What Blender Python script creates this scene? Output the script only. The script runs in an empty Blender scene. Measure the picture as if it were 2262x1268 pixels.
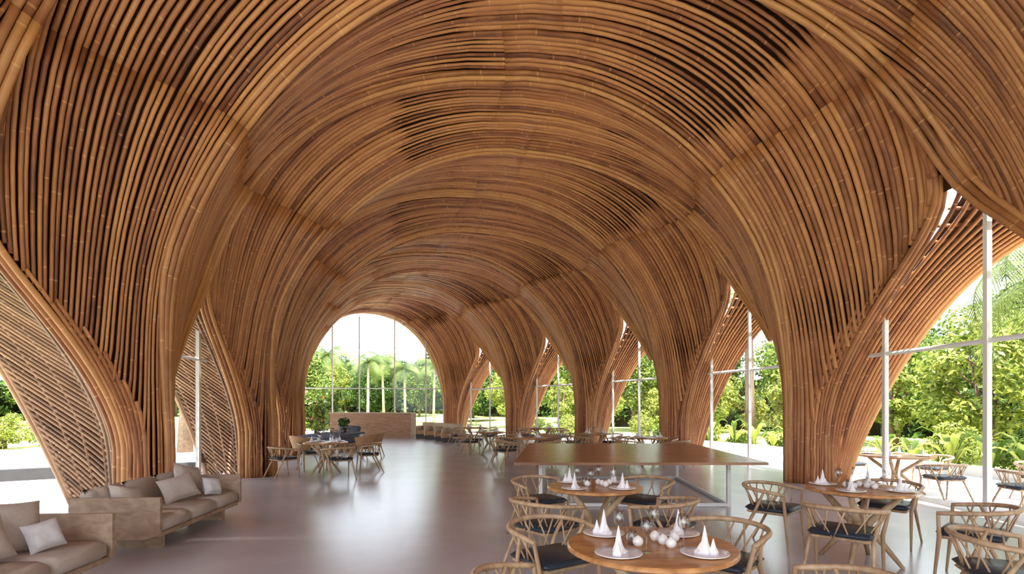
import bpy, math, random
import numpy as np
from mathutils import Vector, Matrix
random.seed(7); RNG = np.random.default_rng(7)
sc = bpy.context.scene
COL = sc.collection
PI = math.pi

# ------------------------------------------------------------------ camera
cd = bpy.data.cameras.new('camera'); cam = bpy.data.objects.new('camera', cd); COL.objects.link(cam)
cam.location = (0, 0, 1.58); cam.rotation_euler = (PI/2, 0, 0)
cd.sensor_width = 36; cd.lens = 36*1200/2262; cd.shift_y = 264/2262; cd.clip_end = 400
sc.camera = cam
# ------------------------------------------------------------------ sky, sun, exposure
w = bpy.data.worlds.new('sky'); sc.world = w; w.use_nodes = True
nt = w.node_tree; nt.nodes.clear()
wo = nt.nodes.new('ShaderNodeOutputWorld'); bg = nt.nodes.new('ShaderNodeBackground')
geo = nt.nodes.new('ShaderNodeNewGeometry'); sep = nt.nodes.new('ShaderNodeSeparateXYZ')
rmp = nt.nodes.new('ShaderNodeValToRGB')
nt.links.new(geo.outputs['Incoming'], sep.inputs[0])
mm = nt.nodes.new('ShaderNodeMath'); mm.operation = 'MULTIPLY'; mm.inputs[1].default_value = -1
nt.links.new(sep.outputs['Z'], mm.inputs[0]); nt.links.new(mm.outputs[0], rmp.inputs[0])
rmp.color_ramp.elements[0].position = 0.0; rmp.color_ramp.elements[0].color = (0.84, 0.91, 1.0, 1)
rmp.color_ramp.elements[1].position = 0.6; rmp.color_ramp.elements[1].color = (0.74, 0.86, 1.0, 1)
nt.links.new(rmp.outputs[0], bg.inputs[0]); bg.inputs[1].default_value = 2.6
nt.links.new(bg.outputs[0], wo.inputs[0])
sl = bpy.data.lights.new('sun', 'SUN'); sl.energy = 15.0; sl.angle = 0.02; sl.color = (1.0, 0.93, 0.82)
sun = bpy.data.objects.new('sun', sl); COL.objects.link(sun)
sun.rotation_euler = Vector((0.04, -0.38, 0.92)).to_track_quat('Z', 'Y').to_euler()
sc.view_settings.view_transform = 'Standard'; sc.view_settings.look = 'None'
sc.view_settings.exposure = 0.85; sc.view_settings.gamma = 1.0; sc.view_settings.use_curve_mapping = False
try:
    sc.cycles.use_denoising = True; sc.cycles.denoiser = 'OPENIMAGEDENOISE'
    sc.cycles.max_bounces = 8; sc.cycles.diffuse_bounces = 5; sc.cycles.glossy_bounces = 3
    sc.cycles.transparent_max_bounces = 12; sc.cycles.transmission_bounces = 6
    sc.cycles.caustics_reflective = False; sc.cycles.caustics_refractive = False
    sc.cycles.sample_clamp_indirect = 8
except Exception: pass

# ------------------------------------------------------------------ materials
def newmat(name):
    m = bpy.data.materials.new(name); m.use_nodes = True
    n = m.node_tree; b = n.nodes.get('Principled BSDF')
    return m, n, b
def spec(b, v):
    b.inputs['Specular IOR Level'].default_value = v
def plain(name, col, rough=0.5, metal=0.0, sp=0.5, var=0.0, scale=8.0, bump=0.0):
    m, n, b = newmat(name)
    b.inputs['Base Color'].default_value = (*col, 1); b.inputs['Roughness'].default_value = rough
    b.inputs['Metallic'].default_value = metal; spec(b, sp)
    if var or bump:
        tc = n.nodes.new('ShaderNodeTexCoord'); nz = n.nodes.new('ShaderNodeTexNoise')
        nz.inputs['Scale'].default_value = scale; nz.inputs['Detail'].default_value = 4
        n.links.new(tc.outputs['Object'], nz.inputs['Vector'])
        if var:
            mx = n.nodes.new('ShaderNodeMix'); mx.data_type = 'RGBA'
            mx.inputs[6].default_value = (*[c*(1-var) for c in col], 1)
            mx.inputs[7].default_value = (*[min(1, c*(1+var)) for c in col], 1)
            n.links.new(nz.outputs[0], mx.inputs[0]); n.links.new(mx.outputs[2], b.inputs['Base Color'])
        if bump:
            bp = n.nodes.new('ShaderNodeBump'); bp.inputs['Strength'].default_value = bump
            bp.inputs['Distance'].default_value = 0.01
            n.links.new(nz.outputs[0], bp.inputs['Height']); n.links.new(bp.outputs[0], b.inputs['Normal'])
    return m
def bamboo(name, dark, mid, light, rough=0.42):
    m, n, b = newmat(name)
    N = n.nodes.new; L = n.links.new
    at = N('ShaderNodeAttribute'); at.attribute_name = 'tint'
    al = N('ShaderNodeAttribute'); al.attribute_name = 'plen'
    tm = N('ShaderNodeMath'); tm.operation = 'MULTIPLY'; tm.inputs[1].default_value = 91.0
    L(at.outputs['Fac'], tm.inputs[0])
    cx = N('ShaderNodeCombineXYZ'); L(tm.outputs[0], cx.inputs[0])
    lm = N('ShaderNodeMath'); lm.operation = 'MULTIPLY'; lm.inputs[1].default_value = 1.1
    L(al.outputs['Fac'], lm.inputs[0]); L(lm.outputs[0], cx.inputs[1])
    nz = N('ShaderNodeTexNoise'); nz.inputs['Scale'].default_value = 1.0; nz.inputs['Detail'].default_value = 3; nz.inputs['Roughness'].default_value = 0.65
    L(cx.outputs[0], nz.inputs['Vector'])
    ad = N('ShaderNodeMath'); ad.operation = 'MULTIPLY_ADD'; ad.inputs[1].default_value = 0.45
    L(at.outputs['Fac'], ad.inputs[0]); 
    n2 = N('ShaderNodeMath'); n2.operation = 'MULTIPLY'; n2.inputs[1].default_value = 0.75
    L(nz.outputs[0], n2.inputs[0]); L(n2.outputs[0], ad.inputs[2])
    rp = N('ShaderNodeValToRGB'); e = rp.color_ramp.elements
    e[0].position = 0.3; e[0].color = (*dark, 1); e[1].position = 0.85; e[1].color = (*light, 1)
    k = e.new(0.52); k.color = (*mid, 1)
    L(ad.outputs[0], rp.inputs[0])
    # node rings
    ra = N('ShaderNodeMath'); ra.operation = 'MULTIPLY_ADD'; ra.inputs[1].default_value = 0.9
    L(al.outputs['Fac'], ra.inputs[0]); L(tm.outputs[0], ra.inputs[2])
    fr = N('ShaderNodeMath'); fr.operation = 'FRACT'; L(ra.outputs[0], fr.inputs[0])
    lt = N('ShaderNodeMath'); lt.operation = 'LESS_THAN'; lt.inputs[1].default_value = 0.022; L(fr.outputs[0], lt.inputs[0])
    sc2 = N('ShaderNodeMath'); sc2.operation = 'MULTIPLY'; sc2.inputs[1].default_value = 0.4; L(lt.outputs[0], sc2.inputs[0])
    mx = N('ShaderNodeMix'); mx.data_type = 'RGBA'; L(sc2.outputs[0], mx.inputs[0]); L(rp.outputs[0], mx.inputs[6])
    mx.inputs[7].default_value = (min(1, light[0]*1.35), min(1, light[1]*1.5), light[2]*1.6, 1)
    L(mx.outputs[2], b.inputs['Base Color'])
    b.inputs['Roughness'].default_value = rough; spec(b, 0.35)
    return m
def wood(name, a, c, rough=0.45, scale=(1, 14, 14), sp=0.4):
    m, n, b = newmat(name); N = n.nodes.new; L = n.links.new
    tc = N('ShaderNodeTexCoord'); mp = N('ShaderNodeMapping'); mp.inputs['Scale'].default_value = scale
    L(tc.outputs['Object'], mp.inputs[0])
    nz = N('ShaderNodeTexNoise'); nz.inputs['Scale'].default_value = 1.6; nz.inputs['Detail'].default_value = 5; nz.inputs['Distortion'].default_value = 1.2
    L(mp.outputs[0], nz.inputs['Vector'])
    rp = N('ShaderNodeValToRGB'); rp.color_ramp.elements[0].position = 0.32; rp.color_ramp.elements[1].position = 0.7
    rp.color_ramp.elements[0].color = (*a, 1); rp.color_ramp.elements[1].color = (*c, 1)
    L(nz.outputs[0], rp.inputs[0]); L(rp.outputs[0], b.inputs['Base Color'])
    b.inputs['Roughness'].default_value = rough; spec(b, sp)
    return m
def leafmat(name, a, c, trans=0.35):
    m, n, b = newmat(name); N = n.nodes.new; L = n.links.new
    at = N('ShaderNodeAttribute'); at.attribute_name = 'tint'
    rp = N('ShaderNodeValToRGB'); rp.color_ramp.elements[0].color = (*a, 1); rp.color_ramp.elements[1].color = (*c, 1)
    L(at.outputs['Fac'], rp.inputs[0]); L(rp.outputs[0], b.inputs['Base Color'])
    b.inputs['Roughness'].default_value = 0.5; spec(b, 0.3)
    tr = N('ShaderNodeBsdfTranslucent'); L(rp.outputs[0], tr.inputs[0])
    mx = N('ShaderNodeMixShader'); mx.inputs[0].default_value = trans
    L(b.outputs[0], mx.inputs[1]); L(tr.outputs[0], mx.inputs[2])
    L(mx.outputs[0], n.nodes['Material Output'].inputs[0])
    return m
def glassmat(name, tint=(1, 1, 1), refl=0.06):
    m, n, b = newmat(name); N = n.nodes.new; L = n.links.new
    t = N('ShaderNodeBsdfTransparent'); t.inputs[0].default_value = (*tint, 1)
    g = N('ShaderNodeBsdfGlossy'); g.inputs['Roughness'].default_value = 0.02
    lw = N('ShaderNodeLayerWeight'); lw.inputs[0].default_value = 0.15
    ml = N('ShaderNodeMath'); ml.operation = 'MULTIPLY_ADD'; ml.inputs[1].default_value = 0.5; ml.inputs[2].default_value = refl
    L(lw.outputs['Fresnel'], ml.inputs[0])
    mx = N('ShaderNodeMixShader'); L(ml.outputs[0], mx.inputs[0]); L(t.outputs[0], mx.inputs[1]); L(g.outputs[0], mx.inputs[2])
    L(mx.outputs[0], n.nodes['Material Output'].inputs[0])
    return m
M = {}
M['bam'] = bamboo('bamboo_poles', (0.14, 0.044, 0.020), (0.34, 0.130, 0.052), (0.54, 0.250, 0.100))
M['bamrib'] = bamboo('bamboo_lit_rib_poles', (0.19, 0.066, 0.027), (0.39, 0.165, 0.066), (0.59, 0.300, 0.120))  # lighter copy of the poles: golden light on the ribs put into colour
M['bamshade'] = bamboo('bamboo_shaded_hood_poles', (0.11, 0.05, 0.026), (0.25, 0.125, 0.065), (0.40, 0.23, 0.13))  # darker copy for the left hoods, their shade put into the colour
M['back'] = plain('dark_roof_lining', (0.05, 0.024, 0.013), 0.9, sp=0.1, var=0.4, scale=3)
M['white_metal'] = plain('white_painted_metal', (0.74, 0.72, 0.71), 0.35)
M['pane'] = glassmat('window_glass', (0.97, 0.98, 0.97), 0.02)
M['chairwood'] = wood('pale_ash_wood', (0.36, 0.22, 0.12), (0.58, 0.40, 0.25), 0.4, (6, 6, 1.5))
M['seat'] = plain('blue_black_leather', (0.018, 0.030, 0.048), 0.38, var=0.3)
M['tablewood'] = wood('oiled_table_wood', (0.34, 0.14, 0.045), (0.62, 0.31, 0.12), 0.28, (2, 12, 2), 0.5)
M['plywood'] = wood('sofa_plywood', (0.27, 0.175, 0.115), (0.43, 0.305, 0.215), 0.5, (3, 3, 6))
M['cushion'] = plain('taupe_fabric', (0.45, 0.375, 0.325), 0.9, sp=0.15, var=0.12, scale=40, bump=0.3)
M['pillow'] = plain('light_taupe_fabric', (0.50, 0.43, 0.385), 0.9, sp=0.15, var=0.15, scale=30, bump=0.3)
M['pillow2'] = plain('pale_grey_fabric', (0.60, 0.57, 0.58), 0.9, sp=0.15, var=0.15, scale=30, bump=0.3)
M['china'] = plain('white_china', (0.80, 0.76, 0.76), 0.2)
M['linen'] = plain('white_linen', (0.80, 0.77, 0.80), 0.8, sp=0.1)
M['clear'] = glassmat('clear_drinking_glass', (0.93, 0.935, 0.94), 0.09)
M['steel'] = plain('steel', (0.6, 0.6, 0.6), 0.25, 1.0)
M['dark'] = plain('dark_grey', (0.035, 0.03, 0.03), 0.5)
M['slate'] = plain('slate_grey_fabric', (0.13, 0.14, 0.19), 0.8, sp=0.2, var=0.2, scale=15)
M['rattan'] = wood('woven_rattan', (0.33, 0.17, 0.08), (0.52, 0.31, 0.17), 0.6, (20, 20, 30))
M['cream'] = plain('cream_woven', (0.60, 0.50, 0.38), 0.8, var=0.15, scale=60)
M['counterwood'] = wood('counter_wood', (0.33, 0.17, 0.10), (0.56, 0.34, 0.22), 0.45, (1.5, 1.5, 12))
M['bark'] = plain('bark', (0.17, 0.12, 0.085), 0.9, sp=0.1, var=0.5, scale=10, bump=0.6)
M['palebark'] = plain('pale_palm_bark', (0.55, 0.47, 0.36), 0.9, sp=0.1, var=0.3, scale=8, bump=0.4)
M['leaf'] = leafmat('green_leaf', (0.02, 0.055, 0.008), (0.24, 0.33, 0.05))
M['leafy'] = leafmat('yellow_green_leaf', (0.06, 0.11, 0.012), (0.46, 0.50, 0.10), 0.4)
M['leafd'] = leafmat('deep_green_leaf', (0.015, 0.04, 0.010), (0.10, 0.19, 0.035), 0.25)
M['palmleaf'] = leafmat('palm_leaf', (0.04, 0.07, 0.018), (0.20, 0.26, 0.07), 0.3)
M['flower'] = leafmat('pink_flower', (0.65, 0.12, 0.14), (0.85, 0.45, 0.42), 0.3)
M['stone'] = plain('dark_stone', (0.022, 0.022, 0.025), 0.7, var=0.3, scale=6)
M['paving'] = plain('white_paving', (0.62, 0.59, 0.56), 0.7, sp=0.2, var=0.07, scale=2)
M['grass'] = plain('grass', (0.36, 0.39, 0.14), 0.9, sp=0.1, var=0.45, scale=1.5)
def floormat():
    m, n, b = newmat('polished_concrete'); N = n.nodes.new; L = n.links.new
    tc = N('ShaderNodeTexCoord')
    nz = N('ShaderNodeTexNoise'); nz.inputs['Scale'].default_value = 1.3; nz.inputs['Detail'].default_value = 6
    L(tc.outputs['Object'], nz.inputs['Vector'])
    rp = N('ShaderNodeValToRGB'); rp.color_ramp.elements[0].color = (0.46, 0.44, 0.465, 1); rp.color_ramp.elements[1].color = (0.53, 0.51, 0.54, 1)
    rp.color_ramp.elements[0].position = 0.3; rp.color_ramp.elements[1].position = 0.7
    L(nz.outputs[0], rp.inputs[0]); L(rp.outputs[0], b.inputs['Base Color'])
    b.inputs['Roughness'].default_value = 0.24; spec(b, 1.0); b.inputs['IOR'].default_value = 1.7
    return m
M['floor'] = floormat()

# ------------------------------------------------------------------ mesh helpers
class MB:
    """collects geometry; build() links ONE mesh object"""
    def __init__(s): s.v = []; s.f = []; s.t = []; s.l = []; s.n = 0
    def add(s, v, f, tint=0.5, plen=None):
        v = np.asarray(v, float); k = len(v)
        s.v.append(v); s.f.extend([tuple(i+s.n for i in q) for q in f])
        s.t.append(np.full(k, tint) if np.isscalar(tint) else np.asarray(tint)); s.l.append(np.zeros(k) if plen is None else plen)
        s.n += k; return s
    def tube(s, pts, rad, sides=8, tint=0.5, caps=True, closed=False, l0=0.0, lens=None):
        P = np.asarray(pts, float); k = len(P)
        R = np.full(k, rad) if np.isscalar(rad) else np.asarray(rad, float)
        T = np.gradient(P, axis=0)
        if closed: T[0] = P[1]-P[-1]; T[-1] = P[0]-P[-2]
        T /= np.linalg.norm(T, axis=1)[:, None]+1e-12
        ref = np.eye(3)[int(np.argmin(np.abs(T[0])))]
        n0 = np.cross(T[0], ref); n0 /= np.linalg.norm(n0)
        Nn = [n0]
        for i in range(1, k):
            q = Nn[-1]-T[i]*np.dot(Nn[-1], T[i]); Nn.append(q/(np.linalg.norm(q)+1e-12))
        Nn = np.array(Nn); B = np.cross(T, Nn)
        a = np.linspace(0, 2*PI, sides, endpoint=False)
        V = P[:, None, :]+R[:, None, None]*(np.cos(a)[None, :, None]*Nn[:, None, :]+np.sin(a)[None, :, None]*B[:, None, :])
        ln = l0+np.concatenate([[0], np.cumsum(np.linalg.norm(np.diff(P, axis=0), axis=1))])
        if lens is not None: ln = np.asarray(lens, float)
        F = []
        m = k if closed else k-1
        for i in range(m):
            i2 = (i+1) % k
            for j in range(sides):
                j2 = (j+1) % sides
                F.append((i*sides+j, i*sides+j2, i2*sides+j2, i2*sides+j))
        if caps and not closed:
            F.append(tuple(range(sides))[::-1]); F.append(tuple((k-1)*sides+j for j in range(sides)))
        return s.add(V.reshape(-1, 3), F, tint, np.repeat(ln, sides))
    def box(s, c, d, rz=0.0, M4=None, bev=0.0, tint=0.5):
        dx, dy, dz = [q/2 for q in d]
        if bev:
            b = min(bev, dx*.9, dy*.9, dz*.9); V = []; 
            for z, i in ((-dz, b), (-dz+b, 0), (dz-b, 0), (dz, b)):
                for (sx, sy) in ((-1, -1), (1, -1), (1, 1), (-1, 1)):
                    ax, ay = dx-i, dy-i
                    c1 = (sx*ax, sy*(ay-b), z); c2 = (sx*(ax-b), sy*ay, z)
                    V += [c1, c2] if (sx*sy < 0) == False and False else ([c2, c1] if (sx, sy) in ((1, -1), (-1, 1)) else [c1, c2])
            F = [tuple(range(8))[::-1], tuple(range(24, 32))]
            for k in range(3):
                for j in range(8): F.append((k*8+j, k*8+(j+1) % 8, (k+1)*8+(j+1) % 8, (k+1)*8+j))
            V = np.array(V)
        else:
            V = np.array([(x, y, z) for z in (-dz, dz) for (x, y) in ((-dx, -dy), (dx, -dy), (dx, dy), (-dx, dy))])
            F = [(3, 2, 1, 0), (4, 5, 6, 7), (0, 1, 5, 4), (1, 2, 6, 5), (2, 3, 7, 6), (3, 0, 4, 7)]
        if rz:
            q = np.array([[math.cos(rz), -math.sin(rz), 0], [math.sin(rz), math.cos(rz), 0], [0, 0, 1]]); V = V@q.T
        if M4 is not None:
            q = np.array(M4); V = V@q[:3, :3].T
        return s.add(V+np.array(c), F, tint)
    def lathe(s, prof, c=(0, 0, 0), sides=24, tint=0.5):
        k = len(prof); a = np.linspace(0, 2*PI, sides, endpoint=False)
        V = np.array([(r*math.cos(q)+c[0], r*math.sin(q)+c[1], z+c[2]) for r, z in prof for q in a]); F = []
        for i in range(k-1):
            for j in range(sides):
                F.append((i*sides+j, i*sides+(j+1) % sides, (i+1)*sides+(j+1) % sides, (i+1)*sides+j))
        if prof[0][0] > 1e-4: F.append(tuple(range(sides))[::-1])
        if prof[-1][0] > 1e-4: F.append(tuple((k-1)*sides+j for j in range(sides)))
        return s.add(V, F, tint)
    def grid(s, G, tint=0.5):
        G = np.asarray(G); a, b = G.shape[:2]
        F = [(i*b+j, (i+1)*b+j, (i+1)*b+j+1, i*b+j+1) for i in range(a-1) for j in range(b-1)]
        return s.add(G.reshape(-1, 3), F, tint)
    def build(s, name, mat, parent=None, smooth=True, loc=None):
        me = bpy.data.meshes.new(name)
        V = np.concatenate(s.v); me.from_pydata(V.tolist(), [], s.f)
        if smooth: me.polygons.foreach_set('use_smooth', [True]*len(me.polygons))
        for an, dat in (('tint', s.t), ('plen', s.l)):
            A = me.attributes.new(an, 'FLOAT', 'POINT'); A.data.foreach_set('value', np.concatenate(dat).astype(np.float32))
        me.materials.append(mat); me.update()
        o = bpy.data.objects.new(name, me); COL.objects.link(o)
        if parent: o.parent = parent
        if loc is not None: o.location = loc
        return o
def tag(o, label=None, cat=None, group=None, kind=None):
    if label: o['label'] = label
    if cat: o['category'] = cat
    if group: o['group'] = group
    if kind: o['kind'] = kind
    return o
def empty(name, loc=(0, 0, 0), rz=0.0):
    o = bpy.data.objects.new(name, None); COL.objects.link(o); o.location = loc; o.rotation_euler = (0, 0, rz); o.empty_display_size = .2
    return o
def copy_tree(o, parent=None):
    c = o.copy(); COL.objects.link(c); c.parent = parent
    for ch in list(KIDS.get(o.name, [])) or [x for x in o.children]: copy_tree(ch, c)
    return c
KIDS = {}

# ------------------------------------------------------------------ plan of the hall
CC = np.array([-27.4, 7.0]); RR = 34.0
LP = {-7: (-10.2, -4.0), -5: (-8.1, -0.2), -3: (-6.55, 3.9), -1: (-5.85, 8.5), 1: (-5.95, 12.3), 3: (-7.45, 17.4), 5: (-9.2, 22.5), 7: (-11.1, 27.4), 9: (-13.2, 32.0)}
LK = sorted(LP)
def WR(p):
    a = math.radians(7.5+(4.7 if p > 0 else 5.6)*p); return CC+RR*np.array([math.cos(a), math.sin(a)])
def WL(p):
    i = max(1, min(len(LK)-3, int((p-LK[0])//2))); t = (p-LK[i])/2
    P = [np.array(LP[LK[j]]) for j in (i-1, i, i+1, i+2)]
    return 0.5*((2*P[1])+(-P[0]+P[2])*t+(2*P[0]-5*P[1]+4*P[2]-P[3])*t*t+(-P[0]+3*P[1]-3*P[2]+P[3])*t**3)
def W(side, p): return WR(p) if side == 'R' else WL(p)
def frame(side, p):
    d = W(side, p+.05)-W(side, p-.05); T = d/np.linalg.norm(d)
    Nn = np.array([T[1], -T[0]]) if side == 'R' else np.array([-T[1], T[0]])
    return T, Nn                      # along the hall, outward
HK = [-7, -1, 0, 1, 2, 3, 4, 6, 7, 8, 9]; HV = [8.6, 8.45, 8.1, 7.8, 7.75, 7.55, 7.55, 7.5, 7.35, 6.95, 6.9]
def Hc(p): return float(np.interp(p, HK, HV))
ZP = {'R': 4.75, 'L': 3.75}; TW = {'R': 0.47, 'L': 0.34}
def WOUT(side, p):
    # the walls bulge out at the arches and come in at the columns
    c = math.cos(PI*p)
    return 0.12-0.45*c if side == 'R' else 0.10+0.25*c-(0.7*sm((p-6.5)/1.5))
def EXPO(side, p):
    c = math.cos(PI*p)
    return 2.15-0.15*c if side == 'R' else 2.15+0.25*c
PEND = 8.55; PSTART = -6.0
def colc(side, p):                    # column index nearest to p
    return 2*round(p/2) if side == 'R' else 2*round((p-1)/2)+1
def sm(x): x = min(1, max(0, x)); return x*x*(3-2*x)
def gfun(side, z):
    x = max(0.0, (z-0.9)/(ZP[side]-0.9))**(2.0 if side == 'R' else 1.7)
    return x/(1+x**7.0)**(1/7)
def bump(p, z):
    f = p-math.floor(p)
    return 0.17*(1-f)*sm(f/0.07)*sm((z-3.0)/3.0)
Z0 = 1.4
def side_point(side, p, c, z, off=0.0, cr=None, H=None):
    """point of pole p (belonging to column c) at height z on its half of the vault"""
    u = p-c
    Wc = W(side, c); T, Nn = frame(side, c)
    a = max(-1.0, min(1.0, u))*math.radians(82)
    base = Wc+T*TW[side]*math.sin(a)-Nn*0.50*math.cos(a)
    Tp, Np = frame(side, p)
    full = W(side, p)+Np*WOUT(side, p)
    g = gfun(side, z)
    S = base*(1-g)+full*g
    x = min(1.0, max(0.0, (z-Z0)/(H-Z0))); ex = EXPO(side, p)
    q = 1-(1-x**ex)**(1/ex)
    P = S+(cr-S)*q
    b = (bump(p, z)+off)
    k = 1+b/6.0
    P = cr+(P-cr)*(k if z > 1.0 else 1+ (off/6.0))
    zz = z if z < Z0 else Z0+(z-Z0)*k
    return np.array([P[0], P[1], zz]), (1-q)*(1 if side == 'R' else -1)
def zsamples(H, n_low=9, n_up=19):
    lo = np.linspace(0, 3.2, n_low)[:-1]
    x0 = (3.2-Z0)/(H-Z0); ph = np.linspace(math.asin(x0), PI/2, n_up)
    return np.concatenate([lo, Z0+(H-Z0)*np.sin(ph)])
def fat(p, lam, z):
    return fat0(p, lam, z)*(0.90 if p < -1 else 1.13)
def fat0(p, lam, z):
    """how far a culm fills its spacing: the culms taper from butt to tip and start again at each joint"""
    f = p-math.floor(p); even = int(math.floor(p)) % 2 == 0
    if z < 3.0 and lam > 0: return 1.35-0.25*sm((z-1)/2)
    if even:                       # far half of a right-hand column
        J = [(-1.1, -0.43, 1.0, 1.06), (-0.43, 0.33, 0.46, 0.98), (0.33, 0.66, 0.50, 1.0), (0.66, 1.1, 0.72, 1.1)]
    else:
        if lam > 0.3 and z < 3.85: return 0.80
        J = [(-1.1, -0.66, 1.08, 0.58), (-0.66, -0.16, 1.02, 0.47), (-0.16, 0.62, 1.0, 0.52), (0.62, 1.1, 1.08, 1.0)]
    for a, b, fa, fb in J:
        if a <= lam < b: return fa+(fb-fa)*(lam-a)/(b-a)
    return 1.0
def pole_curve(p, off=0.0):
    cr = 0.5*(WR(p)+WL(p)); H = Hc(p); zs = zsamples(H)
    R_ = [side_point('R', p, colc('R', p), z, off, cr, H) for z in zs]
    L_ = [side_point('L', p, colc('L', p), z, off, cr, H) for z in zs]
    pts = np.array([q[0] for q in R_]+[q[0] for q in L_[::-1][1:]])
    lam = np.array([q[1] for q in R_]+[q[1] for q in L_[::-1][1:]])
    zz = np.concatenate([zs, zs[::-1][1:]])
    return pts, lam, zz
PPU = 26
ZS = {'R': 6.3, 'L': 5.6}
colparts = {}; vault_mb = {}
def cmb(key, d):
    if key not in d: d[key] = MB()
    return d[key]
C0 = {'R': 0.50, 'L': 0.52}
HB = {}
def halfbay(side, c):
    k = (side, c)
    if k not in HB: HB[k] = 0.5*(np.linalg.norm(W(side, c+1)-W(side, c))+np.linalg.norm(W(side, c)-W(side, c-1)))
    return HB[k]
UT = np.linspace(0, 1, 41)
def sigma(side, c, u, z):
    """position along the hall (in half bays from the column) of surface coordinate u at height z"""
    g = gfun(side, z)
    return TW[side]/halfbay(side, c)*np.sin(u*math.radians(82))*(1-g)+u*g
def conv(side, z, H): return C0[side]+(1-C0[side])*min(1, z/H)**1.5
def half_pole(side, c, u, off, straight=False):
    """one half of a pole: from the floor, or from the edge of the arch it dies into, up to the crest"""
    p0 = c+max(-1, min(1, u)); H = Hc(p0); sg = 1 if u >= 0 else -1; au = abs(u)
    zz = np.concatenate([np.linspace(0, 3.2, 9)[:-1], Z0+(H-Z0)*np.sin(np.linspace(math.asin((3.2-Z0)/(H-Z0)), PI/2, 22))])
    if straight:
        z_lo = 0 if au < 0.5 else ZP[side]-1.6; z_hi = H; f = lambda z: au
    else:
        f = lambda z: au*conv(side, z, H)
        sc_ = np.linspace(0, H, 241)
        ok = [f(z) <= float(sigma(side, c, 1.0, z))*(0.80+0.17*sm((z-.8)/2.0)) and f(z) <= 1.0 for z in sc_] if au > .02 else [True]*241
        ok = [q or (z > ZP[side]+.3 and f(z) <= 1.0) for q, z in zip(ok, sc_)]
        idx = [i for i, q in enumerate(ok) if q]
        if not idx: return None
        # topmost continuous run
        hi = idx[-1]; lo = hi
        while lo > 0 and ok[lo-1]: lo -= 1
        z_lo, z_hi = sc_[lo], sc_[hi]
        if z_hi-z_lo < 0.25: return None
    zz = zz[(zz > z_lo+.05) & (zz < z_hi-.02)]
    zz = np.concatenate([[z_lo], zz, [z_hi]])
    pts = []; lam = []
    for z in zz:
        tgt = f(z)
        ur = tgt if straight else float(np.interp(tgt, sigma(side, c, UT, z), UT))
        ur = min(ur, 0.9985)
        p = c+sg*ur
        if 'R' == side or True: p = p if abs(p-round(p)) > 1e-3 or ur > .5 else c+sg*0.002
        cr = 0.5*(WR(p)+WL(p)); Hp = Hc(p)
        P, l = side_point(side, p, c, min(z, Hp), off, cr, Hp)
        pts.append(P); lam.append(l)
    if z_hi >= H-1e-3:                # run a little past the crest so the two halves overlap
        d = pts[-1]-pts[-2]; pts.append(pts[-1]+np.array([d[0], d[1], -d[2]])*0.6); lam.append(lam[-1]); zz = np.append(zz, zz[-1])
    return np.array(pts), np.array(lam), zz, (z_hi >= H-1e-3)
def emit_half(side, c, pts, lam, zz, rad, tint, kind, band):
    zs = ZS[side]; k = int(np.searchsorted(zz, zs)); n = len(pts)
    cum = np.concatenate([[0], np.cumsum(np.linalg.norm(np.diff(pts, axis=0), axis=1))])
    i0 = -2 if zz[-1] == zz[-2] else -1
    ll = 100+(cum-cum[i0])*(1 if side == 'R' else -1)
    if k >= 1: 
        e = min(k, n-1); cmb(((side, c), kind), colparts).tube(pts[:e+1], rad[:e+1], 7 if kind == 'shell' else 8, tint, lens=ll[:e+1])
    if k < n-1:
        d = max(0, k)
        cmb((band, kind), vault_mb).tube(pts[d:], rad[d:], 7 if kind == 'shell' else 8, (tint+0.31) % 1.0, lens=ll[d:])
def build_poles():
    for side in 'RL':
        for c in ((-6, -4, -2, 0, 2, 4, 6, 8) if side == 'R' else (-5, -3, -1, 1, 3, 5, 7, 9)):
            n = int(PPU/C0[side])
            for k in range(-n, n):
                u = (k+0.5)/PPU
                if c+max(-1, min(1, u)) > PEND or c+max(-1, u) < PSTART: continue
                r_ = half_pole(side, c, u, -0.012+0.027*((math.sin((c+u)*531.7)*9731.1) % 1.0))
                if r_ is None: continue
                pts, lam, zz, top = r_
                pm = c+max(-.999, min(.999, u)); L_ = halfbay(side, c)
                cr_sp = np.linalg.norm(0.5*(WR(pm+.5)+WL(pm+.5))-0.5*(WR(pm-.5)+WL(pm-.5)))
                H = Hc(pm); t = 1-np.abs(lam)
                sp = (L_*(1-t)+cr_sp*t)/PPU*np.array([conv(side, z, H) for z in zz])
                fa = np.array([fat(pm, l, z) for l, z in zip(lam, zz)])
                rad = np.clip(0.5*sp*fa, 0.021, 0.068)
                emit_half(side, c, pts, lam, zz, rad, (math.sin((c+u)*917.3)*4375.5) % 1.0, 'shell', int(math.floor(pm)))
            RB = ((-0.025, -0.07, .05), (-0.065, -.05, .05), (-0.105, -.03, .045))
            for u, off, r, kind in [(1+q, o_, r_, 'ribs') for q, o_, r_ in RB]+[(q, o_, r_, 'ribs') for q, o_, r_ in RB]:
                if c+u > PEND or c+u < PSTART: continue
                r_ = half_pole(side, c, u, off, straight=True)
                if r_ is None: continue
                pts, lam, zz, top = r_
                emit_half(side, c, pts, lam, zz, np.full(len(pts), r), (math.sin((c+u)*917.3)*4375.5) % 1.0, kind, int(math.floor(c+u)))
build_poles()

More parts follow.
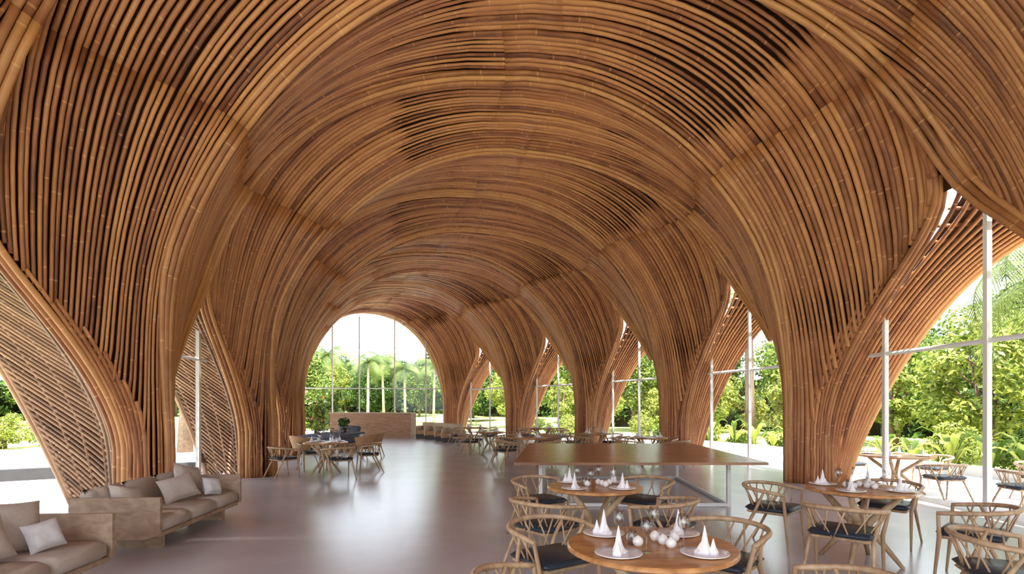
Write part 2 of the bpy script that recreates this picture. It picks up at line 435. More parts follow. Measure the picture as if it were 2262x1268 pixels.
# lining of the roof above the poles
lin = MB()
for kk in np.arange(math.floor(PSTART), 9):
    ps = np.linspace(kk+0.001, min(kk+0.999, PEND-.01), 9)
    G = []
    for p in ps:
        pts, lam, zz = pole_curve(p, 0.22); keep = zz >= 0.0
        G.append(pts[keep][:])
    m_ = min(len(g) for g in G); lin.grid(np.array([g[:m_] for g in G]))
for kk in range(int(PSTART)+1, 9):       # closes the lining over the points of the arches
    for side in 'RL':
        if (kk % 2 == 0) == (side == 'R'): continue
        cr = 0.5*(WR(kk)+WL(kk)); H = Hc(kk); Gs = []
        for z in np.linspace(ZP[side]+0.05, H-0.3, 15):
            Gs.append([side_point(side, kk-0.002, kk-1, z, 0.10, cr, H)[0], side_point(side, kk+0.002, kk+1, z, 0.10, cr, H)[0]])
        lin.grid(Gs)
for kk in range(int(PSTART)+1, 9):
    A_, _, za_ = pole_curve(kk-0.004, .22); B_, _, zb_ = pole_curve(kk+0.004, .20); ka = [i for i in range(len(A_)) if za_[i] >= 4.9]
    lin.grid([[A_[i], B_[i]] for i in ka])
# columns as things
def edge_curve(side, c, s, n=26):
    p = c+s*0.9999; cr = 0.5*(WR(p)+WL(p)); H = Hc(p)
    zs = np.linspace(0, ZP[side]+0.35, n)
    return np.array([side_point(side, p, c, z, 0.03, cr, H)[0] for z in zs])
HO = {'R': (0.55, 3.0, 4.75, 2.2, 1.2), 'L': (0.95, 3.3, 4.7, 1.9, 1.0)}
def hood_edges(side, c, s, n=26):
    E = edge_curve(side, c, s, n)
    o0, o1, za, ex, lx = HO[side]
    if side == 'L' and c < 0: o0 = 1.30
    R_ = []
    for t in np.linspace(0, 1, n):
        pp = c+s*(t if side == 'R' else t**(1.0 if c < 0 else 1.45)); T, Nn = frame(side, pp)
        T0, N0 = frame(side, c)           # along-hall position: starts on the trunk flank
        base = W(side, pp)+T0*(s*0.28 if side == 'R' else 0.22)*(1-t)
        P = base+Nn*(o0+(o1-o0)*t**lx)
        R_.append([P[0], P[1], za*(1-(1-t)**ex)])
    # re-space E by the same along-hall fraction measure
    return E, np.array(R_)
def respace(C, n):
    d = np.concatenate([[0], np.cumsum(np.linalg.norm(np.diff(C, axis=0), axis=1))]); d /= d[-1]
    t = np.linspace(0, 1, n); return np.stack([np.interp(t, d, C[:, i]) for i in range(3)], 1)
def hood(side, c, s):
    E, R_ = hood_edges(side, c, s); n = 30
    E = respace(E, n); R_ = respace(R_, n)
    S = lambda j, t: (E[int(t*(n-1))]*(1-(t*(n-1)) % 1)+E[min(n-1, int(t*(n-1))+1)]*((t*(n-1)) % 1))*(1-j)+(R_[int(t*(n-1))]*(1-(t*(n-1)) % 1)+R_[min(n-1, int(t*(n-1))+1)]*((t*(n-1)) % 1))*j
    sl_, rim, bk = MB(), MB(), MB()
    if side == 'R':
        J = 13
        for k in range(J):
            j = 0.13+0.87*k/(J-1)
            te = 1.0 if k % 2 else 1.0
            P = np.array([S(j, t) for t in np.linspace(0, te, 22)])
            sl_.tube(P, 0.034, 6, random.random())
        for k in range(9):
            t = 0.50+0.05*k
            P = np.array([S(j, t)+np.array([0, 0, .09]) for j in np.linspace(0.12, 1, 9)]); sl_.tube(P, 0.03, 5, random.random())
    else:
        K = 48
        for k in range(-14, K):
            te = k/K
            ts = []; 
            for j in np.linspace(0.12, 1, 12):
                t = te+0.20*j
                if 0.0 <= t <= 1: ts.append(S(j, t))
            if len(ts) > 2: sl_.tube(np.array(ts), 0.027, 6, random.random())
        for k in range(4):
            P = np.array([S(0.2+0.22*k, t)+np.array([-.05, 0, .06]) for t in np.linspace(0.02, 1, 16)]); sl_.tube(P, 0.028, 5, random.random())
        for j, r in ((.07, .045), (.12, .05), (.17, .045)):
            sl_.tube(np.array([S(j, t) for t in np.linspace(0, 1, 22)]), r, 7, random.random()*.4)
    up = np.array([0, 0, .16])
    T, Nn = frame(side, c)
    bk.grid([[S(j, t)+up*min(1, t*3)-np.array([*(T*s*0.15), 0])*(1-.6*t) for t in np.linspace(0.05, 1, 18)] for j in np.linspace(0.2, 0.99, 8)])
    for q, r in ((0.0, 0.055), (0.02, 0.05), (-0.02, 0.05)):
        P = np.array([S(1.0+q*1.5, t)+np.array([0, 0, abs(q)*2.5]) for t in np.linspace(0, 1, 24)]); rim.tube(P, r, 8, random.random())
    return sl_, rim, bk
VIEWTXT = {('R', 0): 'near right bamboo column whose poles fan out behind the round tables, largest of the right-hand row',
 ('R', 2): 'second bamboo column of the right-hand row, rising behind the large low wooden table',
 ('R', 4): 'third bamboo column of the right-hand row counted from the camera',
 ('R', 6): 'fourth bamboo column of the right-hand row, between the two small far arches',
 ('R', 8): 'farthest bamboo column of the right-hand row, at the right of the open end',
 ('R', -2): 'bamboo column at the right edge, only its upper poles seen overhead',
 ('L', -1): 'nearest left bamboo column, standing behind the plywood sofas',
 ('L', 1): 'left bamboo column between the pointed arch and the left dining set',
 ('L', 3): 'left bamboo column at the left of the bright open end',
 ('L', 5): 'left bamboo column hidden past the open end edge, far down the hall',
 ('L', -3): 'bamboo column at the left edge, only its upper poles seen'}
keys = sorted({k[0] for k in colparts})
for key in keys:
    side, c = key
    if c > 8 or c < -6: pass
    Wc = W(side, c)
    root = empty('bamboo_column', (Wc[0], Wc[1], 0))
    off = -Vector((Wc[0], Wc[1], 0))
    tag(root, VIEWTXT.get(key, 'far bamboo column of the %s row, number %d along' % ('right' if side == 'R' else 'left', abs(c))), 'column', 'bamboo columns along both sides of the hall')
    for kind, nm, mt in (('shell', 'inner_poles', 'bam'), ('ribs', 'rib_poles', 'bamrib')):
        if (key, kind) in colparts: colparts[(key, kind)].build(nm, M[mt], root, loc=off)
    for s in (-1, 1):
        if c+s > PEND+0.3 or c+s < PSTART: continue
        E = edge_curve(side, c, s)
        rb = MB(); T, Nn = frame(side, c)
        o2 = np.array([*Nn, 0])
        tr = MB()
        for ur, zt in ((.94, 4.2), (.88, 3.8), (.81, 3.4), (.74, 3.0), (.67, 2.5), (.60, 2.1)):
            p = c+s*ur; cr = 0.5*(WR(p)+WL(p)); H = Hc(p)
            tr.tube(np.array([side_point(side, p, c, z, random.uniform(-.01, .02), cr, H)[0] for z in np.linspace(0, zt*ZP[side]/4.75, 14)]), random.uniform(.025, .033), 7, random.random())
        tr.build('trunk_poles', M['bam'], root, loc=off)
        for q, r in ((0.0, .042), (0.07, .042), (0.14, .038)):
            rb.tube(E+o2*q-np.array([0, 0, q*0.3]), r, 8, random.random())
        rb.build('arch_edge_poles', M['bamrib'], root, loc=off)
        if c+s <= 7.6 and c+s >= -5:
            a, b, d = hood(side, c, s)
            a.build('hood_slats', M['bamshade' if side == 'L' else 'bam'], root, loc=off)
            b.build('hood_rim', M['bamrib' if side == 'R' else 'bamshade'], root, loc=off)
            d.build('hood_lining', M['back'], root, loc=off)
ceil = empty('ceiling', (0, 0, 0)); tag(ceil, kind='structure')
for (k, kind), mb in sorted(vault_mb.items()):
    mb.build('vault_poles' if kind == 'shell' else 'rib_poles', M['bam' if kind == 'shell' else 'bamrib'], ceil)
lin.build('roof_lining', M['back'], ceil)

# ------------------------------------------------------------------ floor and ground
def hall_outline(d):
    ps = np.arange(-7, 8.51, 0.5)
    R_ = [WR(p)+frame('R', p)[1]*d for p in ps]; L_ = [WL(p)+frame('L', p)[1]*d for p in ps]
    return R_, L_
R_, L_ = hall_outline(0.75)
fm = MB(); G = []
for a, b in zip(R_, L_): G.append([[*(a*(1-t)+b*t), 0] for t in np.linspace(0, 1, 5)])
fm.grid(G)
o = fm.build('floor', M['floor'], smooth=False); tag(o, kind='structure')
sol = MB()                                       # edge of the slab
for S_ in (R_, L_):
    sol.grid([[[*a, 0], [*a, -0.16]] for a in S_])
sol.grid([[[*R_[-1], 0], [*L_[-1], 0]], [[*R_[-1], -.16], [*L_[-1], -.16]]])
o = sol.build('trim_1', M['paving'], smooth=False); tag(o, kind='structure')
ctr = np.array([0.5*(WR(p)+WL(p)) for p in np.arange(-9, 9.5, 0.5)]); 
def dist_hall(x, y): return float(np.min(np.linalg.norm(ctr-np.array([x, y]), axis=1)))
def ground_z(x, y): return -0.15+0.80*sm((dist_hall(x, y)-16)/18)
gm = MB()
xs = np.concatenate([np.arange(-160, -60, 20), np.arange(-60, 60, 2.5), np.arange(60, 161, 20)]); ys = np.concatenate([np.arange(-60, -20, 10), np.arange(-20, 75, 2.5), np.arange(75, 200, 20)])
gm.grid([[[x, y, ground_z(x, y)-(0.03)] for y in ys] for x in xs])
o = gm.build('lawn', M['grass']); tag(o, kind='structure')
pm = MB()                                        # pale terrace round the hall
psx = np.arange(-7, 9.6, 0.5)
def terr(side, d0, d1):
    return [[[*(W(side, p)+frame(side, p)[1]*(d0*(1-t)+d1*t)), -0.15] for t in np.linspace(0, 1, 4)] for p in psx]
pm.grid(terr('R', -1, 5.5)); pm.grid(terr('L', -1, 7.0))
e0 = WR(8.5); e1 = WL(8.5); dE = np.array([-.25, 1.0])
pm.grid([[[*(e0*(1-t)+e1*t+dE*q), -0.149] for q in np.linspace(-1, 8, 4)] for t in np.linspace(-.3, 1.3, 5)])
o = pm.build('terrace', M['paving'], smooth=False); tag(o, kind='structure')

# ------------------------------------------------------------------ windows
wn = [0]
def arch_top(side, u):                 # height of the opening at distance u (0 at column .. 1 mid bay)
    return 0.9+(ZP[side]-0.9)*max(0.0, u)**(1/(2.0 if side == 'R' else 1.7))
def bay_window(side, p0, fr, out):
    wn[0] += 1; root = empty('window_%d' % wn[0]); tag(root, kind='structure')
    def pos(f):
        P = W(side, p0+2*f)+frame(side, p0+2*f)[1]*out; return P
    def top(f): 
        u = 1-abs(2*f-1); return min(arch_top(side, u)+(0.55 if side == 'R' else 1.1), ZP[side]+(0.1 if side == 'R' else 0.25))
    for f in fr:
        P = pos(f); b = MB(); b.box((P[0], P[1], top(f)/2), (0.075, 0.075, top(f))); b.build('mullion', M['white_metal'], root, smooth=False)
    b = MB(); fs = np.linspace(0.06, 0.94, 7); b.tube([[*pos(f), 2.55] for f in fs], 0.038, 4, caps=True); b.build('transom', M['white_metal'], root, smooth=False)
    b = MB(); fs = np.linspace(0.05, 0.95, 19); b.grid([[[*pos(f), 0.01], [*pos(f), top(f)]] for f in fs]); b.build('pane', M['pane'], root, smooth=False)
for c in (-2, 0, 2, 4, 6): bay_window('R', c, (0.48, 0.78) if c == -2 else (0.5, 0.8), 0.42)
for c in (-1, 1, 3, 5): bay_window('L', c, (0.28, 0.72), 0.62)
wn[0] += 1; root = empty('window_%d' % wn[0]); tag(root, kind='structure')
ea, eb = np.array([-3.0, 31.3]), np.array([-12.6, 29.9])
arch = lambda t: 1.6+5.1*(max(0, 1-(2*t-1)**2))**0.5
for t in (0.05, .27, .42, .62, 0.80):
    P = ea*t+eb*(1-t) if False else eb*(1-t)+ea*t
    h = arch(t); b = MB(); b.box((P[0], P[1], h/2), (.06, .06, h)); b.build('mullion', M['white_metal'], root, smooth=False)
for z, r in ((2.6, .03), (4.9, .014)):
    b = MB(); b.tube([[*(eb*(1-t)+ea*t), z] for t in (0.06, .5, .97)], r, 4); b.build('transom', M['white_metal'], root, smooth=False)
b = MB(); b.grid([[[*(eb*(1-t)+ea*t), 0.01], [*(eb*(1-t)+ea*t), arch(t)]] for t in np.linspace(0.02, .98, 15)]); b.build('pane', M['pane'], root, smooth=False)

# ------------------------------------------------------------------ chairs
def rail_pts(n=25):
    P = []
    for i in range(n):
        a = -1+2*i/(n-1)                     # -1 .. 1 along the U
        if abs(a) < .62: th = a/.62*PI/2; x = 0.33*math.sin(th); y = -0.27*math.cos(th)-.02
        else: q = (abs(a)-.62)/.38; x = math.copysign(0.33-.012*q*q, a); y = -.02+.25*q
        z = 0.695-0.06*(abs(a)**1.6)
        P.append((x, y, z))
    return np.array(P)
def make_chair():
    t = empty('dining_chair')
    RP = rail_pts()
    b = MB(); r = np.interp(np.linspace(0, 1, len(RP)), [0, .05, .5, .95, 1], [.016, .019, .021, .019, .016]); b.tube(RP, r, 8, 0.5); b.build('arm_rail', M['chairwood'], t)
    b = MB(); b.box((0, 0.02, 0.455), (0.50, 0.47, 0.055), bev=0.03); b.build('seat_cushion', M['seat'], t)
    b = MB(); b.box((0, 0.02, 0.415), (0.47, 0.44, 0.03), bev=0.02); b.build('seat_frame', M['chairwood'], t, smooth=False)
    b = MB(); n = len(RP)
    for k, i in enumerate(np.linspace(2, n-3, 15)):
        j = int(round(i)); q = RP[j]; q0 = RP[max(1, min(n-2, j+(2 if k % 2 else -2)))]; d = np.array([q0[0]*0.64, max(-0.20, q0[1]*0.68), 0.41])
        b.tube([d, 0.5*(d+q), q], 0.0075, 5)
    b.build('spindles', M['chairwood'], t)
    for s in (-1, 1):
        f = RP[0 if s < 0 else -1]
        b = MB(); b.tube([(f[0]*1.0, f[1]-.01, f[2]), (s*0.27, 0.22, 0.42), (s*0.275, 0.26, 0.0)], [.014, .019, .011], 7); b.build('leg', M['chairwood'], t)
        g = RP[7 if s < 0 else -8]
        b = MB(); b.tube([(g[0]*.98, g[1]*.98, g[2]-.01), (s*0.235, 0.0, 0.42), (s*0.30, -0.29, 0.0)][::1] if False else [(s*0.30, 0.02, 0.665), (s*0.245, -0.10, 0.42), (s*0.275, -0.31, 0.0)], [.012, .019, .011], 7); b.build('leg', M['chairwood'], t)
    return t
proto_chair = make_chair(); chair_used = [False]
def kids(o): return [x for x in bpy.data.objects if x.parent is o]
protos = {}
def place(proto, loc, rz=0.0, label=None, cat=None, group=None, scale=1.0):
    if proto.name not in protos:
        protos[proto.name] = kids(proto); o = proto
        protos[proto.name+'/k'] = {c.name: kids(c) for c in protos[proto.name]}
    else:
        ks = protos[proto.name]; sub = protos[proto.name+'/k']
        o = proto.copy(); COL.objects.link(o)
        for c in ks:
            d = c.copy(); COL.objects.link(d); d.parent = o
            for g in sub[c.name]:
                e = g.copy(); COL.objects.link(e); e.parent = d
    o.location = loc; o.rotation_euler = (0, 0, rz); o.scale = (scale,)*3
    if label: o['label'] = label
    if cat: o['category'] = cat
    if group: o['group'] = group
    elif 'group' in o.keys(): del o['group']
    return o
def chair(x, y, tx, ty, label, group='spindle-backed dining chairs', z=0.0):
    rz = math.atan2(ty-y, tx-x)-PI/2
    return place(proto_chair, (x, y, z), rz, label, 'chair', group)

# ------------------------------------------------------------------ round tables
def make_table(name='round_table', R=0.5):
    t = empty(name)
    b = MB(); b.lathe([(R-.02, .715), (R, .725), (R, .742), (R-.008, .75), (0.0001, .75)], sides=48); b.build('tabletop', M['tablewood'], t, smooth=False)
    for k in range(4):
        a = PI/4+k*PI/2; c, s = math.cos(a), math.sin(a)
        b = MB()
        pts = [(c*R*.72, s*R*.72, .712), (c*R*.18, s*R*.18, .42), (c*R*.16, s*R*.16, .36), (c*R*.74, s*R*.74, 0.0)]
        b.tube(pts, [.03, .038, .038, .02], 6); b.build('leg', M['chairwood'], t)
    b = MB(); b.box((0, 0, .705), (R*1.1, R*1.1, .018)); b.build('under_frame', M['chairwood'], t, smooth=False)
    return t
proto_table = make_table(); proto_big = make_table('round_table', 0.68)

# ------------------------------------------------------------------ tableware
def one(name, mb, mat, smooth=True):
    return mb.build(name, mat, smooth=smooth)
pl = MB(); pl.lathe([(0.0001, .006), (.07, .004), (.075, 0), (.09, .002), (.134, .016), (.132, .02), (.09, .010), (.0001, .010)], sides=32)
proto_plate = one('plate', pl, M['china'])
nk = MB()
for k, (h, x, wd) in enumerate(((.155, 0.0, .040), (.085, .045, .033), (.06, -.02, .045))):
    nk.lathe([(wd*.85, 0), (wd*.9, .012), (wd*.5, h*.4), (wd*.24, h*.75), (.002, h)], c=(x, .004*k, 0), sides=7)
proto_napkin = one('napkin', nk, M['linen'], False)
gl = MB(); gl.lathe([(.0001, .002), (.032, 0), (.033, .003), (.006, .01), (.0045, .03), (.0045, .085), (.015, .098), (.033, .125), (.036, .15), (.029, .195), (.0285, .195), (.0345, .15), (.031, .127), (.001, .100)], sides=18)
proto_glass = one('wine_glass', gl, M['clear'])
tb = MB(); tb.lathe([(.0001, .0), (.028, 0), (.033, .09), (.031, .09), (.026, .006), (.0001, .006)], sides=16)
proto_tumbler = one('tumbler', tb, M['clear'])
pt = MB(); pt.lathe([(.0001, 0), (.02, 0), (.030, .015), (.033, .03), (.026, .048), (.014, .056), (.010, .060), (.0001, .064)], sides=16)
proto_pot = one('ceramic_pot', pt, M['china'])
def settings(cx, cy, z, tdesc, R=0.5, rot=0.0, detail=True, n=4):
    D = ['near left', 'near right', 'far right', 'far left']
    for k in range(n):
        a = rot+(-3*PI/4)+k*PI/2
        x, y = cx+math.cos(a)*R*.68, cy+math.sin(a)*R*.68
        w = D[k % 4]
        place(proto_plate, (x, y, z+.0005), a, 'white plate %s on %s' % (w, tdesc), 'plate', 'plates on the dining tables')
        place(proto_napkin, (x, y, z+.011), a+.4, 'peaked white napkin %s on %s' % (w, tdesc), 'napkin', 'folded napkins')
        x2, y2 = cx+math.cos(a+.42)*R*.38, cy+math.sin(a+.42)*R*.38
        place(proto_glass, (x2, y2, z+.0005), 0, 'wine glass by %s plate, %s' % (w, tdesc), 'wine glass', 'wine glasses')
    if detail:
        for k, (dx, dy, w) in enumerate(((-.10, .07, 'back left'), (-.085, -.04, 'front left'), (.05, .09, 'back'), (.075, 0.0, 'middle'), (.10, -.08, 'front'), (.16, .06, 'right'))):
            place(proto_pot, (cx+dx, cy+dy, z+.0005), 0, 'small white pot %s on %s' % (w, tdesc), 'pot', 'small ceramic pots')
        place(proto_tumbler, (cx-.11, cy-.0, z+.0005), 0, 'clear tumbler amid pots, %s' % tdesc, 'tumbler')
G_T = 'round wooden dining tables'
def dining(cx, cy, tdesc, chairs, z=0.0, big=False, detail=False, n=4, rot=0.0, lay=True):
    o = place(proto_big if big else proto_table, (cx, cy, z), rot, 'round wooden dining table, '+tdesc, 'table', G_T)
    for (x, y, w) in chairs: chair(x, y, cx, cy, 'spindle-back chair %s of %s' % (w, tdesc), z=z)
    if lay: settings(cx, cy, z+.75, tdesc, .68 if big else .5, rot, detail, n)
dining(0.834, 3.27, 'the nearest round table', [(0.30, 4.10, 'far left'), (1.55, 4.04, 'far right'), (0.10, 2.84, 'near left'), (1.70, 2.80, 'near right')], detail=True)
dining(0.868, 5.69, 'the second round table, before the communal table', [(0.33, 6.6, 'far left'), (1.62, 6.6, 'far right'), (0.30, 5.18, 'near left'), (1.47, 5.2, 'near right')], detail=True)
dining(3.54, 5.53, 'the round table before the big right column', [(2.93, 6.12, 'far left'), (3.0, 4.92, 'near left'), (4.35, 6.3, 'far right'), (4.15, 4.85, 'near right')], detail=True)
chair(3.36, 3.72, 4.3, 3.35, 'pale spindle-back chair with black seat in the bottom right corner')
dining(-4.35, 12.7, 'the round table by the left columns', [(-5.05, 11.95, 'near left'), (-3.75, 11.8, 'near'), (-3.45, 13.1, 'right'), (-4.95, 13.45, 'far left')])
far = [(0.45, 14.6, 'the mid-hall table left of the communal table'), (-0.75, 18.0, 'the second mid-hall table past the communal table'), (-1.5, 21.6, 'the farthest mid-hall table before the armchairs'),
       (2.6, 16.8, 'the table behind the communal table, left'), (3.7, 14.7, 'the table behind the communal table, right'), (1.2, 21.0, 'the far table near the third right column')]
for i, (x, y, d) in enumerate(far):
    dining(x, y, d, [(x-.66, y-.5, 'near left'), (x+.62, y-.55, 'near right'), (x+.62, y+.58, 'far right'), (x-.6, y+.6, 'far left')])
# terrace sets (outside, right)
dining(7.75, 11.0, 'the larger terrace table outside the right arch', [(7.85, 9.85, 'near'), (8.85, 11.4, 'right'), (7.6, 12.25, 'far')], z=-0.15, big=True)
dining(9.35, 8.6, 'the terrace table at the right edge', [(8.15, 8.7, 'left'), (9.6, 9.9, 'far')], z=-0.15, big=True, n=3)

# ------------------------------------------------------------------ large low table with white frame
t = empty('communal_table', (2.0, 10.2, 0)); tag(t, 'very large flat wooden table on a white metal frame behind the round tables', 'table')
tp = MB()
c4 = [(-1.97, -2.05), (1.85, -2.05), (2.1, 2.2), (-1.62, 2.2)]
V = [(x, y, .70) for x, y in c4]+[(x, y, .74) for x, y in c4]
tp.add(V, [(3, 2, 1, 0), (4, 5, 6, 7), (0, 1, 5, 4), (1, 2, 6, 5), (2, 3, 7, 6), (3, 0, 4, 7)])
M['longtop'] = wood('communal_table_wood', (0.22, 0.105, 0.055), (0.42, 0.22, 0.12), 0.25, (.4, 8, 8), .5)
tp.build('tabletop', M['longtop'], t, smooth=False)
lc = [(-1.55, -1.62), (1.42, -1.62), (1.6, 1.65), (-1.3, 1.65)]
for x, y in lc:
    b = MB(); b.box((x, y, .35), (.055, .055, .70)); b.build('leg', M['white_metal'], t, smooth=False)
for i in range(4):
    (x0, y0), (x1, y1) = lc[i], lc[(i+1) % 4]; b = MB()
    b.box(((x0+x1)/2, (y0+y1)/2, .03), (math.hypot(x1-x0, y1-y0), .05, .05), rz=math.atan2(y1-y0, x1-x0)); b.build('floor_rail', M['white_metal'], t, smooth=False)

# ------------------------------------------------------------------ sofas
def make_sofa(L=2.05):
    t = empty('sofa')                         # faces +X, long axis Y, origin at front-centre
    dp = 0.95
    b = MB(); b.box((-dp/2, 0, .185), (dp-.06, L-.06, .05), bev=.008); b.build('base_board', M['plywood'], t, smooth=False)
    for s in (-1, 1):
        b = MB(); y = s*(L/2-.02)
        V = []
        for yy in (y-.02, y+.02): V += [(-.16, yy, .145), (0.0, yy, .20), (0.0, yy, .60), (-dp, yy, .60), (-dp+.08, yy, .145)]
        b.add(V, [(0, 1, 2, 3, 4), (9, 8, 7, 6, 5)]+[(i, 5+i, 5+(i+1) % 5, (i+1) % 5) for i in range(5)]); b.build('arm_panel', M['plywood'], t, smooth=False)
    b = MB(); b.box((-dp+.02, 0, .375), (.04, L-.04, .45)); b.build('back_panel', M['plywood'], t, smooth=False)
    for y in (-L/2+.28, L/2-.28):
        b = MB(); b.box((-.36, y, .08), (.46, .10, .16)); b.build('leg', M['plywood'], t, smooth=False)
    n = 3; wd = (L-.10)/n
    for k in range(n):
        b = MB(); b.box((-.42, -L/2+.05+wd*(k+.5), .285), (.82, wd-.012, .17), bev=.045); b.build('seat_cushion', M['cushion'], t)
    for k in range(n):
        q = Matrix.Rotation(math.radians(-14), 4, 'Y')
        b = MB(); b.box((-.80, -L/2+.05+wd*(k+.5), .50), (.15, wd-.015, .36), M4=q, bev=.05); b.build('back_cushion', M['cushion'], t)
    return t
ps_ = make_sofa()
place(ps_, (-3.86, 6.87, 0), math.radians(4), 'plywood sofa with taupe cushions, the farther one beside the left column', 'sofa', 'plywood sofas')
place(ps_, (-3.60, 3.98, 0), math.radians(3), 'plywood sofa with taupe cushions at the bottom left corner', 'sofa', 'plywood sofas')
def pillow(wd, h, th):
    b = MB(); n = 11; top = []; bot = []
    for i in range(n):
        r1, r2 = [], []
        for j in range(n):
            u, v = -1+2*i/(n-1), -1+2*j/(n-1)
            e = (1-u**4)*(1-v**4); k = 1-.07*(1-abs(u)**2)*(abs(v)) ; k2 = 1-.07*(1-abs(v)**2)*abs(u)
            x, z = u*wd/2*k2, v*h/2*k
            y = th/2*e**.6*(1+.06*math.sin(5*u+3*v))
            r1.append((x, y, z)); r2.append((x, -y, z))
        top.append(r1); bot.append(r2)
    b.grid(top); b.grid(np.array(bot)[::-1]); return b
def put_pillow(wd, h, loc, rot, mat, label):
    o = pillow(wd, h, .15).build('throw_pillow', M[mat]); o.location = loc; o.rotation_euler = rot
    tag(o, label, 'pillow', 'throw pillows on the sofas')
put_pillow(.52, .40, (-4.38, 7.35, .60), (math.radians(-18), math.radians(14), math.radians(85)), 'pillow', 'large taupe throw pillow tilted on its corner at the far end of the farther sofa')
put_pillow(.50, .32, (-4.26, 6.95, .54), (math.radians(-24), math.radians(-8), math.radians(70)), 'pillow', 'wide taupe throw pillow in front of the tilted one on the farther sofa')
put_pillow(.28, .24, (-4.08, 7.38, .50), (math.radians(-20), math.radians(8), math.radians(75)), 'pillow2', 'small pale grey throw pillow by the far arm of the farther sofa')
put_pillow(.46, .30, (-4.40, 6.22, .53), (math.radians(-25), math.radians(12), math.radians(82)), 'pillow', 'taupe throw pillow behind the near arm of the farther sofa')
put_pillow(.50, .42, (-4.12, 4.45, .59), (math.radians(-16), math.radians(6), math.radians(75)), 'pillow', 'large taupe throw pillow on the bottom left sofa')
put_pillow(.27, .25, (-3.92, 4.55, .50), (math.radians(-22), math.radians(-8), math.radians(68)), 'pillow2', 'small pale grey throw pillow on the bottom left sofa')
put_pillow(.50, .36, (-4.02, 4.05, .55), (math.radians(-20), math.radians(-6), math.radians(80)), 'pillow', 'taupe throw pillow at the left frame edge on the bottom left sofa')

def leaves(mb, centers, radii, per, size, flat=0.0, aspect=2.2, bright=0.0):
    n = len(centers)*per
    C = np.repeat(np.asarray(centers, float), per, axis=0); Rr = np.repeat(np.asarray(radii, float), per)
    d = RNG.normal(size=(n, 3)); d /= np.linalg.norm(d, axis=1)[:, None]
    rr = RNG.uniform(.45, 1.0, n)**.6
    P = C+d*(Rr*rr)[:, None]*np.array([1, 1, .8])
    nrm = d+RNG.normal(scale=.6, size=(n, 3))+np.array([0, 0, .5]); nrm /= np.linalg.norm(nrm, axis=1)[:, None]
    t = np.cross(nrm, RNG.normal(size=(n, 3))); t /= np.linalg.norm(t, axis=1)[:, None]+1e-9
    bb = np.cross(nrm, t)
    s = size*RNG.uniform(.6, 1.3, n)[:, None]
    V = np.stack([P-t*s*aspect/2, P+bb*s*.5+nrm*s*.1, P+t*s*aspect/2, P-bb*s*.5+nrm*s*.1], 1).reshape(-1, 3)
    F = np.arange(n*4).reshape(-1, 4)
    tint = np.repeat(np.clip(RNG.uniform(0, 1, n)+bright, 0, 1), 4)
    mb.v.append(V); mb.f.extend([tuple(int(i)+mb.n for i in q) for q in F]); mb.t.append(tint); mb.l.append(np.zeros(len(V))); mb.n += len(V)
# ------------------------------------------------------------------ far end furniture
t = empty('service_counter', (-7.3, 28.4, 0), math.radians(-9)); tag(t, 'long wood-clad service counter at the open far end of the hall', 'counter')
b = MB(); b.box((0, 0, .61), (4.4, .7, 1.22)); b.build('body', M['counterwood'], t, smooth=False)
b = MB(); b.box((0, 0, 1.245), (4.5, .8, .05)); b.build('worktop', M['cream'], t, smooth=False)
b = MB(); b.box((2.22, 0, .62), (.04, .8, 1.24)); b.build('end_panel', M['plywood'], t, smooth=False)
def armchair():
    t = empty('armchair')
    b = MB(); b.box((0, 0, .30), (.62, .56, .22), bev=.03); b.build('seat', M['rattan'], t)
    b = MB(); b.box((0, -.30, .52), (.70, .10, .56), bev=.03); b.build('backrest', M['cream'], t)
    for s in (-1, 1):
        b = MB(); b.box((s*.33, 0, .40), (.09, .66, .46), bev=.03); b.build('arm', M['cream'], t)
    b = MB(); b.box((0, 0, .09), (.60, .58, .18)); b.build('base', M['dark'], t, smooth=False)
    return t
pa = armchair()
for i, (x, y, w) in enumerate(((-4.35, 27.0, 'farthest, next to the service counter'), (-3.75, 26.1, 'second from the service counter'), (-3.1, 25.0, 'third from the service counter'), (-2.65, 24.0, 'nearest of the row'))):
    place(pa, (x, y, 0), math.radians(150), 'boxy cream woven armchair, %s' % w, 'armchair', 'cream armchairs in a row')
def barrel():
    t = empty('rattan_chair')
    b = MB(); G = []
    for a in np.linspace(-1.9, 1.9, 15):
        G.append([(math.sin(a)*(.24+.12*z_), -math.cos(a)*(.22+.12*z_), .38+.42*z_*(1-.12*abs(a))) for z_ in (0, .33, .66, 1)])
    G = np.array(G); b.grid(G); G2 = G.copy(); G2[..., :2] *= .92; b.grid(G2[::-1]); b.grid(np.stack([G[:, 3], G2[:, 3]], 1)); b.build('backrest', M['rattan'], t)
    b = MB(); b.box((0, 0, .41), (.44, .42, .07), bev=.03); b.build('seat_cushion', M['seat'], t)
    for sx in (-1, 1):
        for sy in (-1, 1):
            b = MB(); b.tube([(sx*.19, sy*.17, .40), (sx*.30, sy*.28, 0)], [.02, .013], 6); b.build('leg', M['chairwood'], t)
    return t
pb = barrel()
for x, y, r, w in ((-4.25, 15.6, 75, 'right of the dark long table'), (-5.75, 14.9, -30, 'left of the dark long table'), (-4.3, 16.9, 95, 'right of the dark long table, farther back')):
    place(pb, (x, y, 0), math.radians(r), 'rounded woven rattan chair, %s' % w, 'chair', 'rattan chairs at the long table')
place(pb, (1.05, 15.6, 0), math.radians(200), 'rounded woven rattan chair behind the centre table', 'chair', 'rattan chairs at the long table')
t = empty('long_table', (-5.35, 16.3, 0), math.radians(-3)); tag(t, 'slate grey long table with pale legs behind the left dining set', 'table')
b = MB(); b.box((0, 0, .74), (1.15, 2.3, .05), bev=.01); b.build('tabletop', M['slate'], t, smooth=False)
